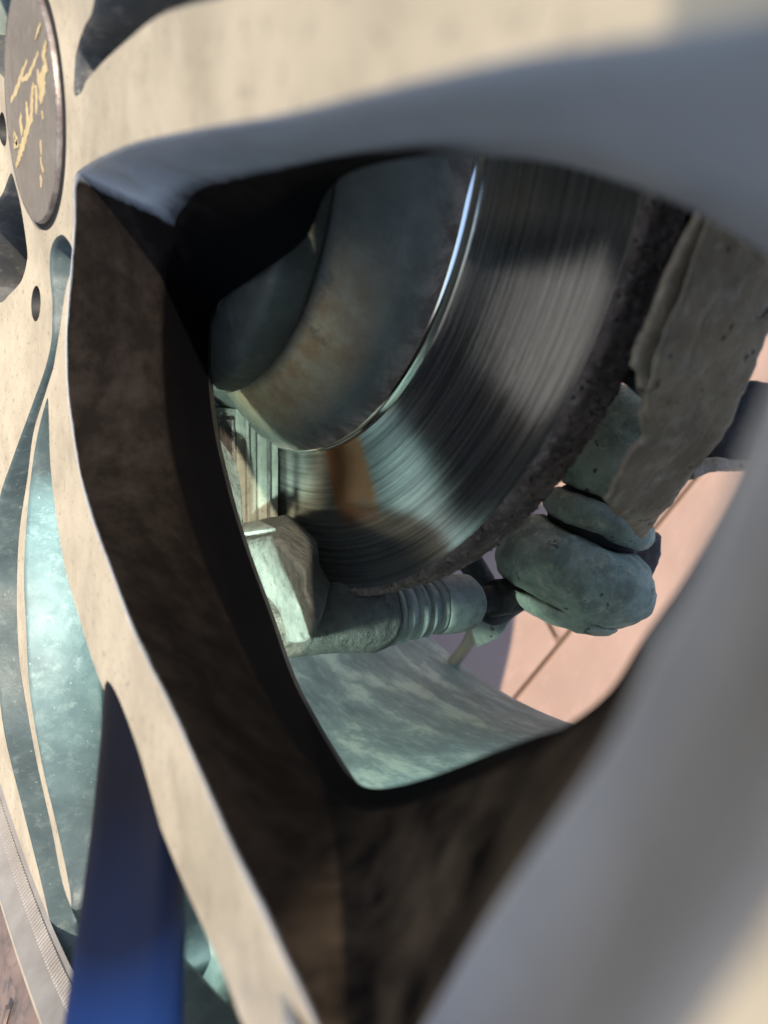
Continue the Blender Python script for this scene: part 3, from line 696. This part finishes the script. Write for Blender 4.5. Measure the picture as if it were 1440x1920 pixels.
# ------------------------------------------------------------------ shield
sh = thing('dust_shield', cyl(1250, 900, 158), 'corroded brown dust shield with torn flaking edge beside the brake disc', 'dust shield')
sil = [(1290,440),(1262,500),(1236,560),(1212,620),(1196,655),(1188,690),(1202,704),(1200,735),(1214,752),(1208,790),(1216,822),(1190,850),(1172,880),(1158,905),(1150,928),(1137,942),(1150,962),(1174,978),(1190,1000),(1207,1014),(1222,990),(1250,952),(1290,905),(1322,862),(1352,818),(1384,762),(1405,712),(1425,665),(1445,610),(1480,520),(1520,400),(1500,300),(1360,300)]
def cyl_sheet(name, sil, R, thick, mat, parent, grid=2.2, rough=.5):
    # a bent sheet: the outline laid on a cylinder round the axle, given thickness and a rough surface
    q = [cyl(*s, R) for s in sil]
    fl = []
    for p in q: fl.append((p[0], math.atan2(p[2], p[1]) % (2*math.pi)*R))
    fl = np.array(fl)
    dense = []
    for i in range(len(fl)):
        a, b = fl[i], fl[(i+1) % len(fl)]; n = max(1, int(np.hypot(*(b-a))/1.2))
        for j in range(n):
            t = j/n; c = a*(1-t)+b*t; s = .35*noise.noise(Vector((c[0]*.9, c[1]*.9, 4)))
            dense.append(c+np.array([s, s*.6]))
    poly = np.array(dense); pts = [Vector(p) for p in poly]; n0 = len(pts)
    edges = [(i, (i+1) % n0) for i in range(n0)]
    def inside(p):
        x, y = p; X, Y = poly[:, 0], poly[:, 1]; X2, Y2 = np.roll(X, -1), np.roll(Y, -1)
        return (((Y > y) != (Y2 > y)) & (x < (X2-X)*(y-Y)/(Y2-Y+1e-12)+X)).sum() % 2 == 1
    x0, y0 = poly.min(0); x1, y1 = poly.max(0)
    x = x0
    while x < x1:
        y = y0
        while y < y1:
            if inside((x, y)) and np.min(np.hypot(poly[:, 0]-x, poly[:, 1]-y)) > grid*.5: pts.append(Vector((x+random.uniform(-.3, .3), y+random.uniform(-.3, .3))))
            y += grid
        x += grid
    v, e, f, *_ = delaunay_2d_cdt(pts, edges, [], 0, 1e-6)
    f = [t for t in f if inside(tuple((v[t[0]]+v[t[1]]+v[t[2]])/3))]
    def P3(p, dr):
        h = rough*(noise.noise(Vector((p.x*.08, p.y*.08, 1)))*2+noise.noise(Vector((p.x*.3, p.y*.3, 2)))+.4*noise.noise(Vector((p.x*.9, p.y*.9, 2))))
        a = p.y/R; r = R+h+dr
        return (p.x, r*math.cos(a), r*math.sin(a))
    n = len(v); V = [P3(p, 0) for p in v]+[P3(p, -thick) for p in v]
    Fc = [tuple(t) for t in f]+[tuple(n+i for i in reversed(t)) for t in f]
    cnt = {}
    for t in f:
        for i in range(3):
            k = (t[i], t[(i+1) % 3]); cnt[tuple(sorted(k))] = cnt.get(tuple(sorted(k)), 0)+1
    for k, c in cnt.items():
        if c == 1: Fc.append((k[0], k[1], n+k[1], n+k[0]))
    print(name, 'X', x0, x1, 'arc', math.degrees(y0/R), math.degrees(y1/R), 'tris', len(Fc))
    return mesh(name, V, Fc, mat, parent)
cyl_sheet('shield_flange', sil, 157, 1.6, M['shield'], sh)
flake = [(1300,500),(1275,560),(1248,625),(1226,680),(1215,740),(1222,790),(1232,800),(1252,765),(1282,700),(1300,650),(1330,585),(1360,520),(1395,470),(1400,400),(1340,380)]
cyl_sheet('rust_flake', flake, 158.4, .9, M['shield'], sh, rough=.7)
# the flat web of the shield behind the disc
revolve('shield_plate', [(92, 70), (92, 152), (94, 156)], M['dark'], sh, n=90, a0=120, a1=224)

# ------------------------------------------------------------------ ball joint
bd = 300
bc = at(1088, 1062, bd); k = bd/F
axd = -uv*.93-rv*.36+fv*.12
bc = at(1086, 1056, bd)
bj = thing('ball_joint', bc, 'dusty green-grey suspension ball joint with a split rubber boot below the dust shield', 'ball joint')
def bjl(name, prof, mat, wob=.6, seed=0, n=64, dv=None):
    pr = [tuple(q) for q in catmull([(t*k, r*k) for t, r in prof], 7, closed=False)]
    b0 = bc if dv is None else bc+dv
    return lathe(name, b0, axd, pr, mat, bj, n=n, wob=wob, seed=seed)
bjl('housing', [(-330, 2), (-328, 70), (-300, 98), (-250, 104), (-190, 104), (-150, 96), (-130, 84), (-128, 2)], M['ball'], 1.4, 1)
bjl('neck', [(-134, 70), (-120, 84), (-80, 92), (-52, 84)], M['black'], .2, 2)
bjl('boot_ring', [(-124, 2), (-123, 74), (-114, 98), (-94, 109), (-74, 103), (-64, 84), (-62, 2)], M['ball'], 1.0, 3)
bjl('socket', [(-56, 2), (-54, 88), (-42, 120), (-12, 145), (22, 153), (54, 143), (76, 124), (84, 98), (86, 2)], M['ball'], 2.2, 4, 90)
bjl('lower_flange', [(88, 2), (89, 98), (91, 114), (101, 112), (116, 92), (124, 60), (126, 2)], M['ball'], 1.4, 5, 64, -rv*0*k+uv*8*k)

slab('joint_shank', [at(1150, 935, 312), at(1215, 1000, 312), at(1246, 1000, 312), at(1240, 1050, 312), at(1212, 1110, 312), at(1150, 1130, 312)], tuple(fv*14), M['dark2'], bj, bev=3, rough=1.2, cuts=4, seed=21, segs=3)
# ------------------------------------------------------------------ control arm and underbody bits
arm = thing('control_arm', at(1420, 800, 360), 'dark steel suspension arm behind the right edge of the dust shield', 'suspension arm')
slab('arm_beam', [at(1330, 700, 380), at(1404, 712, 380), at(1500, 722, 380), at(1620, 730, 380), at(1620, 860, 380), at(1440, 862, 380), at(1330, 870, 380)], tuple(fv*60), M['dark'], arm, bev=2, rough=.8, cuts=3, seed=8)
slab('flaking_seam', [at(1300, 862, 350), at(1330, 858, 350), at(1392, 862, 350), at(1470, 868, 350), at(1470, 880, 350), at(1385, 878, 350), at(1338, 884, 350), at(1300, 900, 350)], tuple(fv*25), M['shield'], arm, bev=.6, rough=.9, cuts=4, seed=11)
hose = thing('brake_hose', at(900, 1160, 330), 'dark brake hose and tan line running down behind the caliper boot', 'hose')
tube('rubber_hose', [at(880, 1050, 335), at(915, 1110, 338), at(925, 1150, 342), at(980, 1120, 350), at(1060, 1090, 360)], 5.5, M['dark'], hose)
tube('steel_line', [at(925, 1140, 350), at(893, 1175, 365), at(872, 1215, 385), at(830, 1262, 405), at(780, 1300, 425)], 3.2, M['hose'], hose)
slab('hose_bracket', [at(905, 1100, 345), at(950, 1110, 345), at(968, 1150, 345), at(935, 1195, 345), at(895, 1215, 345), at(885, 1180, 345), at(920, 1150, 345)], tuple(fv*8), M['ball'], hose, bev=1, rough=.5, cuts=3, seed=4)
kn = thing('steering_knuckle', (120, 0, 0), 'dark steering knuckle in shadow behind the brake disc', 'knuckle')
revolve('knuckle_body', [(90, 2), (90, 60), (110, 66), (150, 50), (170, 2)], M['dark'], kn, n=48)

# ------------------------------------------------------------------ torch lighting the brake
ta, tb = at(228, 1990, 112), at(284, 1290, 178)
tv = (tb-ta); TL = np.linalg.norm(tv); tv = tv/TL
tor = thing('torch', ta, 'smooth dark blue pocket torch leaning into the wheel behind the near spoke', 'torch')
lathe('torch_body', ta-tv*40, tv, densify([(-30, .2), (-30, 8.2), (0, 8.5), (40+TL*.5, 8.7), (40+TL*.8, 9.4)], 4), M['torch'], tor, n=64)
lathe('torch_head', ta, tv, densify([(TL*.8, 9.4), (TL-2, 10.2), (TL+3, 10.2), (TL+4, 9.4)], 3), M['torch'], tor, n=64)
lathe('torch_lens', ta, tv, [(TL+3.2, 9.4), (TL+3.2, .1)], M['lens'], tor, n=40)
ll = bpy.data.lights.new('torch_beam', 'POINT'); ll.shadow_soft_size = .006; ll.energy = 2.2; ll.color = (.74, 1, .92)
lo = bpy.data.objects.new('torch_beam', ll); SC.collection.objects.link(lo)
hd = ta+tv*(TL+8)+np.array([-5, 0, 0])
lp = W @ Vector([c*.001 for c in hd]); aim = W @ Vector([c*.001 for c in (60, 40, -60)])
lo.location = lp; lo.rotation_euler = (lp-aim).to_track_quat('Z', 'Y').to_euler()
print('torch head', hd, 'r', math.hypot(hd[1], hd[2]))
for n_, q in (('P522', P522), ('bc', bc), ('pb', pb), ('C(pk)', LC[0])): print(n_, np.round(q), 'r', round(math.hypot(q[1], q[2])))
for o in SC.objects:
    if '_b' in o.keys(): del o['_b']
